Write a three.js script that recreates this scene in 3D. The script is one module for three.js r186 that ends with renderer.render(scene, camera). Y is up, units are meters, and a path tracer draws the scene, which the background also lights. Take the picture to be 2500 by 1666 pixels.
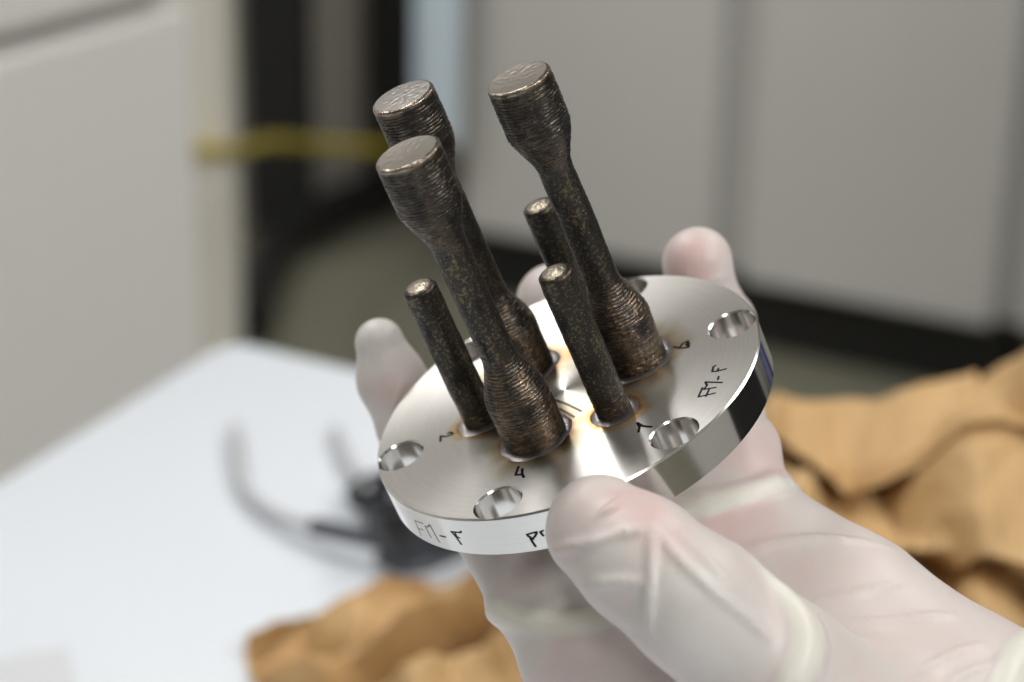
import * as THREE from 'three';
import { mergeGeometries, mergeVertices } from 'three/addons/utils/BufferGeometryUtils.js';
import { RoundedBoxGeometry } from 'three/addons/geometries/RoundedBoxGeometry.js';
import { ImprovedNoise } from 'three/addons/math/ImprovedNoise.js';
import { RectAreaLightUniformsLib } from 'three/addons/lights/RectAreaLightUniformsLib.js';
import { Brush, Evaluator, SUBTRACTION } from 'three-bvh-csg';

// ---------------------------------------------------------------- camera, light, exposure
const scene = new THREE.Scene();
scene.background = new THREE.Color(0x000000);
const camera = new THREE.PerspectiveCamera(2 * Math.atan(833 / 5600) * 180 / Math.PI, 2500 / 1666, 0.02, 20);
camera.filmGauge = 22.3;                       // a 50 mm lens on a small sensor
camera.position.set(0, 1.10, 0);
camera.rotation.set(-23.5 * Math.PI / 180, 0, 0.02, 'XYZ');
camera.focus = 0.374;
camera.userData.fStop = 7.7;
camera.updateProjectionMatrix();

const renderer = new THREE.WebGLRenderer({ antialias: true });
renderer.toneMapping = THREE.LinearToneMapping;
renderer.toneMappingExposure = 1.0;
renderer.shadowMap.enabled = true;
RectAreaLightUniformsLib.init();

// ---------------------------------------------------------------- helpers
const noise = new ImprovedNoise();
const N = (x, y, z) => noise.noise(x, y, z);
const fbm = (x, y, z, o = 4) => { let s = 0, a = 0.5, f = 1; for (let i = 0; i < o; i++) { s += a * N(x * f + 7.3 * i, y * f + 3.1 * i, z * f + 1.7 * i); a *= 0.5; f *= 2.03; } return s; };
const clamp = (x, a = 0, b = 1) => Math.min(b, Math.max(a, x));
const smooth = (a, b, x) => { const t = clamp((x - a) / (b - a)); return t * t * (3 - 2 * t); };
const mix = (a, b, t) => a + (b - a) * t;
const V3 = (x, y, z) => new THREE.Vector3(x, y, z);
let seed = 12345;
const rnd = () => { seed = (seed * 1664525 + 1013904223) >>> 0; return seed / 4294967296; };
const taken = {};
function numbered(n) { taken[n] = (taken[n] ?? -1) + 1; return taken[n] ? `${n}_${String(taken[n]).padStart(3, '0')}` : n; }
function tag(o, label, category, group, kind) {
  if (label) o.userData.label = label;
  if (category) o.userData.category = category;
  if (group) o.userData.group = group;
  if (kind) o.userData.kind = kind;
  return o;
}
function part(name, geometry, material, parent) {
  const m = new THREE.Mesh(geometry, material);
  m.name = parent ? name : numbered(name);
  m.castShadow = m.receiveShadow = true;
  (parent ?? scene).add(m);
  return m;
}
function thing(name, label, category, group) { const g = new THREE.Group(); g.name = numbered(name); scene.add(g); return tag(g, label, category, group); }
const box = (w, h, d, x, y, z, r = 0.003) => { const g = new RoundedBoxGeometry(w, h, d, 2, Math.min(r, w / 2.1, h / 2.1, d / 2.1)); g.translate(x, y, z); return g; };
function gridGeometry(nu, nv, fn, uvs = (u, v) => [u, v]) {          // fn(u, v) -> [x, y, z]
  const p = [], t = [], ix = [];
  for (let j = 0; j <= nv; j++) for (let i = 0; i <= nu; i++) { p.push(...fn(i / nu, j / nv)); t.push(...uvs(i / nu, j / nv)); }
  for (let j = 0; j < nv; j++) for (let i = 0; i < nu; i++) { const a = j * (nu + 1) + i, b = a + 1, c = a + nu + 1, d = c + 1; ix.push(a, b, d, a, d, c); }
  const g = new THREE.BufferGeometry();
  g.setAttribute('position', new THREE.Float32BufferAttribute(p, 3));
  g.setAttribute('uv', new THREE.Float32BufferAttribute(t, 2));
  g.setIndex(ix); g.computeVertexNormals();
  return g;
}
function texture(w, h, fn, srgb = true) {                            // fn(i, j) -> [r, g, b] 0..1
  const d = new Uint8Array(w * h * 4);
  for (let j = 0; j < h; j++) for (let i = 0; i < w; i++) { const c = fn(i, j), k = (j * w + i) * 4; for (let q = 0; q < 3; q++) d[k + q] = clamp(c[q]) * 255; d[k + 3] = 255; }
  const t = new THREE.DataTexture(d, w, h, THREE.RGBAFormat);
  t.magFilter = THREE.LinearFilter; t.minFilter = THREE.LinearFilter; t.wrapS = t.wrapT = THREE.RepeatWrapping;
  if (srgb) t.colorSpace = THREE.SRGBColorSpace;
  t.needsUpdate = true;
  return t;
}
const std = (rgb, rough, metal = 0, more = {}) => new THREE.MeshPhysicalMaterial({ color: new THREE.Color().setRGB(...rgb), roughness: rough, metalness: metal, ...more });

// ---------------------------------------------------------------- the place: floor, walls, ceiling, lamps
const M = {
  floor: std([0.16, 0.155, 0.115], 0.55), wall: std([0.66, 0.655, 0.64], 0.85), backwall: std([0.52, 0.49, 0.46], 0.85), ceiling: std([0.74, 0.735, 0.73], 0.9),
  tabletop: std([0.68, 0.72, 0.77], 0.45), white: std([0.84, 0.825, 0.80], 0.5), grey: std([0.54, 0.535, 0.515], 0.5), black: std([0.012, 0.012, 0.012], 0.45),
  cream: std([0.78, 0.75, 0.68], 0.6), yellow: std([0.42, 0.33, 0.02], 0.5), pale: std([0.62, 0.72, 0.80], 0.4), steel: std([0.4, 0.4, 0.4], 0.35, 1),
};
{
  const roomBox = (name, w, h, d, x, y, z, m) => tag(part(name, new THREE.BoxGeometry(w, h, d).translate(x, y, z), m), null, null, null, 'structure');
  roomBox('floor', 7.2, 0.1, 7.2, 0, -0.05, -0.2, M.floor);
  roomBox('ceiling', 7.2, 0.1, 7.2, 0, 2.80, -0.2, M.ceiling);
  roomBox('wall_back', 7.2, 2.76, 0.1, 0, 1.375, -3.75, M.backwall);
  roomBox('wall_front', 7.2, 2.76, 0.1, 0, 1.375, 3.35, M.backwall);
  roomBox('wall_left', 0.1, 2.76, 7.0, -3.55, 1.375, -0.2, M.wall);
  roomBox('wall_right', 0.1, 2.76, 7.0, 3.55, 1.375, -0.2, M.wall);
}
function lamp(x, z, w, d, power, label) {
  const g = thing('ceiling_lamp', label, 'lamp', 'long ceiling lamps');
  g.position.set(x, 2.745, z);
  part('housing', box(w + 0.06, 0.05, d + 0.06, 0, -0.022, 0, 0.004), M.white, g);
  const glow = new THREE.MeshStandardMaterial({ color: 0xffffff, roughness: 0.6, emissive: new THREE.Color(1, 0.985, 0.96), emissiveIntensity: power * 0.5 });
  part('diffuser', box(w, 0.012, d, 0, -0.05, 0, 0.003), glow, g);
  const l = new THREE.RectAreaLight(new THREE.Color(1, 0.99, 0.97), power, w, d);
  l.position.set(0, -0.06, 0); l.rotation.x = -Math.PI / 2; l.castShadow = true; g.add(l);
}
lamp(-0.92, -1.62, 0.26, 1.45, 17, 'long ceiling lamp ahead above the white cabinet');
lamp(-2.35, -1.6, 0.20, 1.45, 15, 'long ceiling lamp beside the left wall');
lamp(-1.30, -1.45, 0.035, 1.0, 22, 'narrow strip lamp next to the long ceiling lamp ahead');
lamp(1.25, -1.2, 0.26, 1.45, 11, 'long ceiling lamp above the grey cabinets');
lamp(-0.2, 1.3, 0.30, 1.45, 7, 'long ceiling lamp behind the camera');
lamp(1.5, 1.0, 0.30, 1.45, 29, 'long ceiling lamp by the right wall');

// ---------------------------------------------------------------- cabinets, stand and the rest of the background
{
  // a run of grey cabinets, its front turned towards the left
  const dir = V3(0.9028, 0, 0.4301), turn = Math.atan2(-dir.z, dir.x);
  const front = (name, s0, s1, label) => {
    const g = thing(name, label, 'cabinet', 'grey cabinets');
    const mid = (s0 + s1) / 2;
    g.position.set(-0.0166 + dir.x * mid, 0, -2.6245 + dir.z * mid); g.rotation.y = turn;
    const w = s1 - s0;
    part('carcass', box(w, 1.02, 0.40, 0, 0.61, -0.22, 0.004), M.grey, g);
    part('door', box(w - 0.006, 1.0, 0.02, 0, 0.60, -0.010, 0.004), M.grey, g);
    part('filler', box(0.05, 1.0, 0.02, w / 2 + 0.02, 0.60, -0.034, 0.003), M.grey, g);
    part('plinth', box(w + 0.03, 0.098, 0.36, 0, 0.05, -0.225, 0.002), M.black, g);
    part('worktop', box(w + 0.03, 0.03, 0.44, 0, 1.136, -0.21, 0.004), M.grey, g);
    part('handle', box(0.10, 0.012, 0.025, 0, 0.98, 0.012, 0.005), M.steel, g);
  };
  front('grey_cabinet', -0.055, 0.276, 'grey cabinet with its edge beside the pale plastic strip');
  front('grey_cabinet', 0.313, 0.612, 'grey cabinet between two narrow gaps');
  front('grey_cabinet', 0.648, 1.10, 'grey cabinet at the end of the run away from the black stand');
}
{
  // white cabinet in two fronts with a gap between
  const dd = V3(0.6018, 0, -0.7986), g = thing('white_cabinet', 'large white cabinet beyond the table with a gap between its two fronts', 'cabinet');
  const w = 0.9; g.position.set(-0.2085 - dd.x * w / 2, 0, -1.4202 - dd.z * w / 2); g.rotation.y = Math.atan2(-dd.z, dd.x);
  part('carcass', box(w, 1.34, 0.30, 0, 0.70, -0.175, 0.006), M.white, g);
  part('lower_front', box(w, 0.655, 0.022, 0, 0.383, -0.011, 0.005), M.white, g);
  part('upper_front', box(w, 0.65, 0.022, 0, 1.048, -0.011, 0.005), M.white, g);
  part('plinth', box(w - 0.02, 0.03, 0.26, 0, 0.015, -0.18, 0.002), M.black, g);
}
{
  const g = thing('cream_locker', 'narrow cream locker behind the white cabinet edge', 'locker');
  g.position.set(-0.378, 0, -2.06);
  part('carcass', box(0.22, 1.2, 0.09, 0, 0.62, 0, 0.01), M.cream, g);
  part('foot', box(0.20, 0.025, 0.08, 0, 0.0125, 0, 0.003), M.black, g);
}
{
  const g = thing('partition_board', 'grey beige board standing on the floor behind the black posts', 'board');
  const a = V3(-0.40, 0, -2.80), b = V3(-0.02, 0, -3.22), l = a.distanceTo(b);
  g.position.set((a.x + b.x) / 2, 0, (a.z + b.z) / 2 - 0.03); g.rotation.y = Math.atan2(a.z - b.z, b.x - a.x);
  part('board', box(l, 1.3, 0.02, 0, 0.66, 0, 0.004), std([0.78, 0.73, 0.68], 0.7), g);
  part('rail', box(l, 0.03, 0.026, 0, 1.325, 0, 0.004), M.steel, g);
}
{
  // black stand: two posts on a beam that runs along the floor
  const g = thing('black_stand', 'black metal stand with two upright posts on a curved floor beam', 'stand');
  part('post', box(0.086, 1.4, 0.05, -0.302, 0.74, -2.800, 0.012), M.black, g);
  part('post', box(0.068, 1.4, 0.05, -0.171, 0.74, -2.992, 0.012), M.black, g);
  const c = new THREE.CatmullRomCurve3([V3(-0.3182, 0.0285, -2.49), V3(-0.316, 0.0285, -2.60), V3(-0.302, 0.0285, -2.78), V3(-0.25, 0.0285, -2.885), V3(-0.171, 0.0285, -2.985), V3(-0.13, 0.0285, -3.03)]);
  part('base_beam', new THREE.TubeGeometry(c, 40, 0.028, 12), M.black, g);
}
{
  const g = thing('pale_plastic_strip', 'pale blue grey plastic strip hanging beside the grey cabinets', 'strip');
  part('sheet', gridGeometry(12, 30, (u, v) => [-0.122 + 0.056 * u, 1.45 - 1.23 * v, -2.62 + 0.010 * Math.sin(u * 6 + v * 3)]), M.pale, g);
  part('clip', box(0.07, 0.03, 0.03, -0.094, 1.455, -2.62, 0.006), M.steel, g);
}
{
  const c = new THREE.CatmullRomCurve3([V3(-0.50, 0.44, -1.96), V3(-0.36, 0.43, -1.975), V3(-0.2848, 0.418, -1.992), V3(-0.2556, 0.34, -2.25), V3(-0.2408, 0.2317, -2.5666), V3(-0.1651, 0.1804, -2.7079), V3(-0.1313, 0.1474, -2.8026)]);
  const g = new THREE.TubeGeometry(c, 40, 0.0075, 8);
  tag(part('yellow_hose', g, M.yellow), 'yellow hose strung across the black posts', 'hose');
}

{
  // what the polished rim mirrors on the right: a black equipment rack and a dark blue bin
  const g = thing('equipment_rack', 'black equipment rack standing to the right of the work table', 'rack');
  g.position.set(1.15, 0, -0.81); g.rotation.y = -1.19;
  part('case', box(0.64, 1.5, 0.3, 0, 0.77, 0, 0.01), M.black, g);
  for (let i = 0; i < 5; i++) part('drawer', box(0.58, 0.26, 0.012, 0, 0.19 + i * 0.285, 0.155, 0.004), M.black, g);
  for (const x of [-0.26, 0.26]) part('foot', box(0.05, 0.02, 0.26, x, 0.01, 0, 0.004), M.steel, g);
  const b = thing('blue_bin', 'dark blue plastic bin beside the black equipment rack', 'bin');
  b.position.set(0.76, 0, -1.42);
  const wall = new THREE.LatheGeometry([[0.001, 0], [0.13, 0], [0.15, 0.62], [0.156, 0.62], [0.156, 0.635], [0.142, 0.635], [0.124, 0.012], [0.001, 0.012]].map((q) => new THREE.Vector2(...q)), 32);
  part('body', wall, std([0.03, 0.035, 0.11], 0.5), b);
  part('lid', new THREE.LatheGeometry([[0.001, 0.70], [0.09, 0.69], [0.16, 0.65], [0.16, 0.637], [0.001, 0.637]].map((q) => new THREE.Vector2(...q)), 32), std([0.03, 0.035, 0.11], 0.5), b);
}

// ---------------------------------------------------------------- table and what lies on it
{
  const g = thing('work_table', 'white topped work table with a rounded corner beside the white cabinet', 'table');
  const c = V3(-0.1223, 0.70, -0.9138), e2 = V3(0.0561, 0, 0.0285).normalize(), e1 = V3(-e2.z, 0, e2.x);   // e1 runs from the corner towards the camera's left
  const w1 = 1.15, w2 = 0.95, r = 0.012, s = new THREE.Shape();
  s.moveTo(r, 0); s.lineTo(w2, 0); s.lineTo(w2, w1); s.lineTo(0, w1); s.lineTo(0, r); s.absarc(r, r, r, Math.PI, Math.PI * 1.5, false);
  const top = new THREE.ExtrudeGeometry(s, { depth: 0.024, bevelEnabled: true, bevelSize: 0.002, bevelThickness: 0.002, bevelSegments: 2, curveSegments: 16 });
  const m = new THREE.Matrix4().makeBasis(e2, e1, V3(0, -1, 0)); m.setPosition(c.x, c.y - 0.002, c.z);
  top.applyMatrix4(m);
  part('table_top', top, new THREE.MeshPhysicalMaterial({ color: M.tabletop.color, roughness: 0.45, side: THREE.DoubleSide }), g);
  for (const [a, b] of [[0.06, 0.06], [0.06, w1 - 0.06], [w2 - 0.06, 0.06], [w2 - 0.06, w1 - 0.06]]) {
    const p = c.clone().addScaledVector(e2, a).addScaledVector(e1, b);
    part('leg', box(0.04, 0.674, 0.04, p.x, 0.337, p.z, 0.004), M.steel, g);
  }
  // a loose grey sheet at the table's side
  const sheet = gridGeometry(8, 8, (u, v) => [-0.145 - 0.15 * u + 0.06 * v, 0.7015 + 0.002 * Math.sin(u * 3 + v), -0.655 + 0.07 * u + 0.22 * v]);
  tag(part('grey_sheet', sheet, std([0.60, 0.615, 0.64], 0.8, 0, { side: THREE.DoubleSide })), 'plain light grey sheet lying flat on the white table', 'sheet');
}
{
  // safety glasses lying on the table, temples open
  const g = thing('safety_glasses', 'safety glasses with grey temples and dark lenses lying on the white table', 'glasses');
  const temple = std([0.50, 0.50, 0.52], 0.35), dark = std([0.012, 0.014, 0.02], 0.2), frame = std([0.06, 0.065, 0.08], 0.4);
  const arm = (pts, n0) => {
    const c = new THREE.CatmullRomCurve3(pts.map((p) => V3(...p)));
    const a = new THREE.TubeGeometry(c, 40, 0.0025, 10);
    part('temple', a, temple, g);
    const e = new THREE.CatmullRomCurve3(pts.slice(n0).map((p) => V3(...p)));
    part('hinge', new THREE.TubeGeometry(e, 20, 0.0036, 10), frame, g);
  };
  arm([[-0.1085, 0.7046, -0.818], [-0.1045, 0.7046, -0.790], [-0.0985, 0.7046, -0.765], [-0.0870, 0.706, -0.745], [-0.0700, 0.709, -0.7285], [-0.0440, 0.7125, -0.7120]], 4);
  arm([[-0.0690, 0.7046, -0.818], [-0.0645, 0.7046, -0.800], [-0.0560, 0.706, -0.775], [-0.0380, 0.709, -0.757], [-0.0150, 0.7115, -0.745], [0.0150, 0.7125, -0.735]], 4);
  const lens = (ax, az, bx, bz, lean) => gridGeometry(16, 12, (u, v) => {
    const bow = Math.sin(u * Math.PI) * 0.012, w = 1 - 0.22 * Math.pow(Math.abs(v - 0.5) * 2, 3), x = mix(ax, bx, 0.5 + (u - 0.5) * w), z = mix(az, bz, 0.5 + (u - 0.5) * w);
    return [x - bow * 0.3 - lean * v * 0.6, 0.7035 + 0.024 * v, z + bow + lean * v * 0.2];
  });
  for (const [a, b] of [[[-0.046, -0.714], [-0.014, -0.722]], [[-0.010, -0.723], [0.016, -0.734]]]) {
    const L = part('lens', lens(a[0], a[1], b[0], b[1], 0.012), new THREE.MeshPhysicalMaterial({ color: dark.color, roughness: 0.15, side: THREE.DoubleSide }), g);
    part('lens_rim', new THREE.TubeGeometry(new THREE.CatmullRomCurve3([V3(a[0], 0.705, a[1]), V3((a[0] + b[0]) / 2 - 0.004, 0.7045, (a[1] + b[1]) / 2 + 0.011), V3(b[0], 0.705, b[1])]), 12, 0.0026, 8), frame, L);
  }
  // padded brow guard: the dark oval pad between the temples
  const pad = new THREE.SphereGeometry(1, 28, 18); pad.scale(0.015, 0.0075, 0.011); pad.rotateY(0.3); pad.translate(-0.046, 0.709, -0.756);
  part('brow_pad', pad, dark, g);
}
// crumpled brown paper: a lofted sheet with folds that have sharp crests
const kraft = (() => {
  const t = texture(512, 512, (i, j) => { const f = fbm(i * 0.02, j * 0.02, 3) * 0.05 + N(i * 0.35, j * 0.06, 1) * 0.025 + (((i * 7919 + j * 104729) % 97) / 97 - 0.5) * 0.03; return [0.735 + f, 0.60 + f, 0.415 + f * 0.9]; });
  return new THREE.MeshPhysicalMaterial({ map: t, roughness: 0.7, side: THREE.DoubleSide, transmission: 0.0 });
})();
const CREASES = []; for (let i = 0; i < 60; i++) CREASES.push([rnd() * 6.283, rnd(), rnd(), (rnd() - 0.5) * (i < 12 ? 1 : 0.5), 0.15 + rnd() * 0.5]);
function crumple(u, v, s, k) {                                       // flat facets that meet in straight creases, in metres
  let h = 0;
  for (let i = 0; i < CREASES.length; i++) {
    const [a, cu, cv, w, reach] = CREASES[(i + k * 5) % CREASES.length], du = u - cu, dv = v - cv, c = Math.cos(a + k), n = Math.sin(a + k), d = Math.abs(du * c + dv * n), l = Math.abs(dv * c - du * n);
    h += w * Math.max(0, 0.13 - d) * smooth(reach + 0.25, reach, l);
  }
  return h * s * 8 + N(u * 16, v * 16, k) * s * 0.05;
}
function loftRows(rows, nu, nv, rough, k, pleat = 0) {                          // rows: arrays of [x, y, z]
  const cs = rows.map((r) => new THREE.CatmullRomCurve3(r.map((p) => V3(...p)), false, 'catmullrom', 0.4));
  return gridGeometry(nu, nv, (u, v) => {
    const c = new THREE.CatmullRomCurve3(cs.map((q) => q.getPoint(u)), false, 'catmullrom', 0.3), p = c.getPoint(v);
    const t = v * 3.4 + u * 0.9 + 0.35 * N(u * 3, v * 2, k), e = crumple(u, v, rough, k) + pleat * (Math.abs((t - Math.floor(t)) * 2 - 1) - 0.5), e2 = crumple(v, u, rough * 0.4, k + 2);
    return [p.x + e2, Math.max(0.7012, p.y + e), p.z + e * 0.5];
  });
}
const HEAP = [[[0.077,0.702,-0.6773],[0.0842,0.702,-0.6841],[0.1009,0.702,-0.6868],[0.1249,0.702,-0.6876],[0.1429,0.702,-0.6873],[0.1609,0.702,-0.6838],[0.1836,0.702,-0.6751]],[[0.077,0.7956,-0.6473],[0.0842,0.7986,-0.6541],[0.1009,0.7998,-0.6568],[0.1249,0.8067,-0.6576],[0.1429,0.8187,-0.6573],[0.1609,0.823,-0.6538],[0.1836,0.828,-0.6451]],[[0.0759,0.8003,-0.6334],[0.086,0.8001,-0.6336],[0.1002,0.7943,-0.6275],[0.115,0.7975,-0.6252],[0.1309,0.8103,-0.6261],[0.1544,0.8184,-0.627],[0.1788,0.8244,-0.6224]],[[0.0763,0.7988,-0.6345],[0.088,0.797,-0.6316],[0.1012,0.788,-0.6211],[0.1117,0.7894,-0.6173],[0.1267,0.8027,-0.6188],[0.1532,0.8126,-0.622],[0.1787,0.8191,-0.6194]],[[0.0791,0.7833,-0.6605],[0.0913,0.7814,-0.6575],[0.1051,0.7718,-0.6468],[0.1161,0.7733,-0.6431],[0.1318,0.7871,-0.6447],[0.1595,0.7974,-0.6481],[0.1862,0.8041,-0.6456]],[[0.079,0.778,-0.6287],[0.0909,0.7805,-0.6244],[0.1043,0.7703,-0.6254],[0.1152,0.7775,-0.6176],[0.1314,0.7881,-0.6168],[0.1536,0.7975,-0.6154],[0.1791,0.8013,-0.6116]],[[0.08,0.782,-0.6038],[0.0928,0.7799,-0.6083],[0.1018,0.7808,-0.5978],[0.1155,0.7799,-0.6001],[0.1289,0.7884,-0.5875],[0.1501,0.7886,-0.593],[0.1724,0.7955,-0.5797]],[[0.0838,0.775,-0.6002],[0.0952,0.7776,-0.5959],[0.1029,0.7802,-0.5915],[0.1164,0.7807,-0.5863],[0.131,0.7779,-0.5797],[0.1475,0.7785,-0.5745],[0.172,0.7793,-0.5694]],[[0.0873,0.7591,-0.6238],[0.0992,0.7617,-0.6195],[0.1072,0.7643,-0.6152],[0.1213,0.7647,-0.6099],[0.1366,0.7618,-0.6032],[0.1539,0.7623,-0.598],[0.1795,0.7631,-0.5928]],[[0.0867,0.7624,-0.586],[0.0984,0.7636,-0.5843],[0.1089,0.7627,-0.5817],[0.1207,0.7604,-0.5721],[0.1304,0.76,-0.5664],[0.1477,0.77,-0.5707],[0.1721,0.7751,-0.5675]],[[0.0877,0.7366,-0.578],[0.099,0.7395,-0.5738],[0.1097,0.7397,-0.5739],[0.122,0.7405,-0.5688],[0.1317,0.7434,-0.5646],[0.1482,0.7485,-0.5614],[0.1726,0.7517,-0.5573]],[[0.0855,0.702,-0.536],[0.0971,0.702,-0.5364],[0.1077,0.702,-0.5367],[0.1205,0.702,-0.5372],[0.131,0.702,-0.5375],[0.1486,0.702,-0.5381],[0.1744,0.702,-0.5389]]]
const FOLDED = [[[-0.084,0.702,-0.6532],[-0.0671,0.702,-0.6682],[-0.0455,0.702,-0.6698],[-0.0307,0.702,-0.6713],[-0.016,0.702,-0.671],[0.0054,0.702,-0.6717],[0.0279,0.702,-0.661]],[[-0.084,0.702,-0.6412],[-0.0671,0.7081,-0.6562],[-0.0455,0.7193,-0.6578],[-0.0307,0.7304,-0.6593],[-0.016,0.7347,-0.659],[0.0054,0.7363,-0.6597],[0.0279,0.7367,-0.649]],[[-0.0785,0.6985,-0.6345],[-0.0583,0.7111,-0.6324],[-0.0395,0.7239,-0.627],[-0.0228,0.7362,-0.6269],[-0.0049,0.7412,-0.6291],[0.0144,0.7404,-0.6288],[0.0339,0.7349,-0.6264]],[[-0.0697,0.694,-0.625],[-0.0495,0.707,-0.6197],[-0.0329,0.7145,-0.6229],[-0.0175,0.7258,-0.6246],[0.0005,0.7321,-0.6197],[0.0209,0.7327,-0.6145],[0.0412,0.7284,-0.6127]],[[-0.0594,0.6917,-0.5967],[-0.0415,0.703,-0.5961],[-0.0215,0.7165,-0.5966],[-0.0067,0.7282,-0.6017],[0.0083,0.7285,-0.6018],[0.0309,0.7243,-0.6],[0.051,0.7201,-0.5981]],[[-0.0505,0.702,-0.5509],[-0.0327,0.702,-0.5515],[-0.0149,0.702,-0.5521],[0.0029,0.702,-0.5527],[0.0207,0.702,-0.5533],[0.0386,0.702,-0.5539],[0.0565,0.702,-0.5545]]]
tag(part('crumpled_paper', loftRows(HEAP, 150, 220, 0.028, 1), kraft), 'tall heap of crumpled brown paper beside the gloved wrist', 'paper', 'brown wrapping paper');
tag(part('folded_paper', loftRows(FOLDED, 130, 130, 0.022, 4, 0.020), kraft), 'creased brown paper lying by the safety glasses under the hand', 'paper', 'brown wrapping paper');
const INK_TOP = [[[22.14,-16.42],[21.01,-18.66],[22.26,-19.05],[23.74,-19.49]],[[23.01,-17.83],[22.2,-19.36]],[[24.2,-17.89],[22.27,-17.04],[22.99,-16.21],[22.93,-14.99],[25.45,-17.15]],[[25.3,-14.94],[25.0,-15.73]],[[25.49,-11.15],[25.1,-11.22],[24.61,-12.62],[25.47,-13.15],[26.89,-13.46]],[[25.72,-12.45],[25.47,-13.15]],[[20.1,0.01],[20.96,-1.16],[22.34,-1.96],[22.61,-0.93],[22.58,0.19],[21.63,0.02],[21.13,-0.66]],[[22.6,-0.14],[22.18,-0.74],[22.39,-1.69]],[[-10.76,-18.36],[-11.08,-19.22],[-11.52,-20.47],[-10.49,-21.09]],[[-10.22,-19.44],[-10.41,-21.07],[-10.24,-22.14]],[[-23.21,-0.53],[-23.03,1.17],[-22.31,0.41],[-21.17,0.14],[-20.79,0.38],[-21.27,1.18],[-21.63,1.08]],[[9.92,-22.06],[10.33,-20.69],[10.16,-19.23],[10.83,-20.78],[11.42,-21.41],[12.18,-22.08]]]
const GOUGE = [[[-2.31,-1.52],[-0.29,-4.76],[1.72,-8.79]],[[-1.66,-5.37],[0.31,-9.76]],[[-2.77,0.53],[-0.39,-0.18]],[[-0.55,-5.67],[0.14,-8.95]]]
const INK_RIM = [[[-146.25,-2.71],[-150.44,-2.95],[-151.1,-6.28]],[[-150.92,-4.68],[-148.03,-4.43]],[[-145.29,-5.58],[-145.58,-3.18],[-144.4,-3.15],[-142.62,-2.39],[-142.26,-5.67],[-141.86,-5.99]],[[-140.08,-4.39],[-138.0,-4.34]],[[-130.65,-2.55],[-131.06,-2.81],[-134.45,-2.88],[-133.48,-4.03],[-132.89,-5.4]],[[-133.23,-3.01],[-133.21,-3.84],[-132.45,-4.01]],[[-110.64,-4.3],[-110.83,-3.85],[-109.56,-3.75],[-107.98,-3.7],[-108.29,-4.09],[-109.14,-4.58],[-109.85,-4.75]],[[-110.31,-4.34],[-110.37,-4.81],[-110.26,-5.57],[-110.02,-6.42]],[[-110.4,-4.85],[-109.73,-4.94]],[[-106.2,-3.71],[-107.0,-3.85],[-106.87,-4.3],[-106.69,-4.67]]]

// ---------------------------------------------------------------- the steel flange with its bars, built in millimetres: (x, y) in the face, n above it
const FRAME = new THREE.Matrix4().makeBasis(V3(0.91818, 0.38776, -0.08119), V3(-0.37962, 0.91976, 0.09965), V3(0.11331, -0.06068, 0.9917)).setPosition(0.00928, 0.93555, -0.35749);
const place = (o) => { FRAME.decompose(o.position, o.quaternion, o.scale); o.scale.set(1, 1, 1); return o; };
const RIM = 35, THICK = 7.55, HOLE = 30.64;
const BARS = [[13.25, 0.4], [-6.8, -11.3], [-6.0, 12.5]], PINS = [[-15.5, 1.0], [7.1, -13.0], [7.6, 13.2]];
const mm = (g) => g.scale(0.001, 0.001, 0.001);
const flange = place(thing('test_flange', 'round steel flange with six bolt holes carrying dark printed metal bars, held in the glove', 'flange'));

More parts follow.
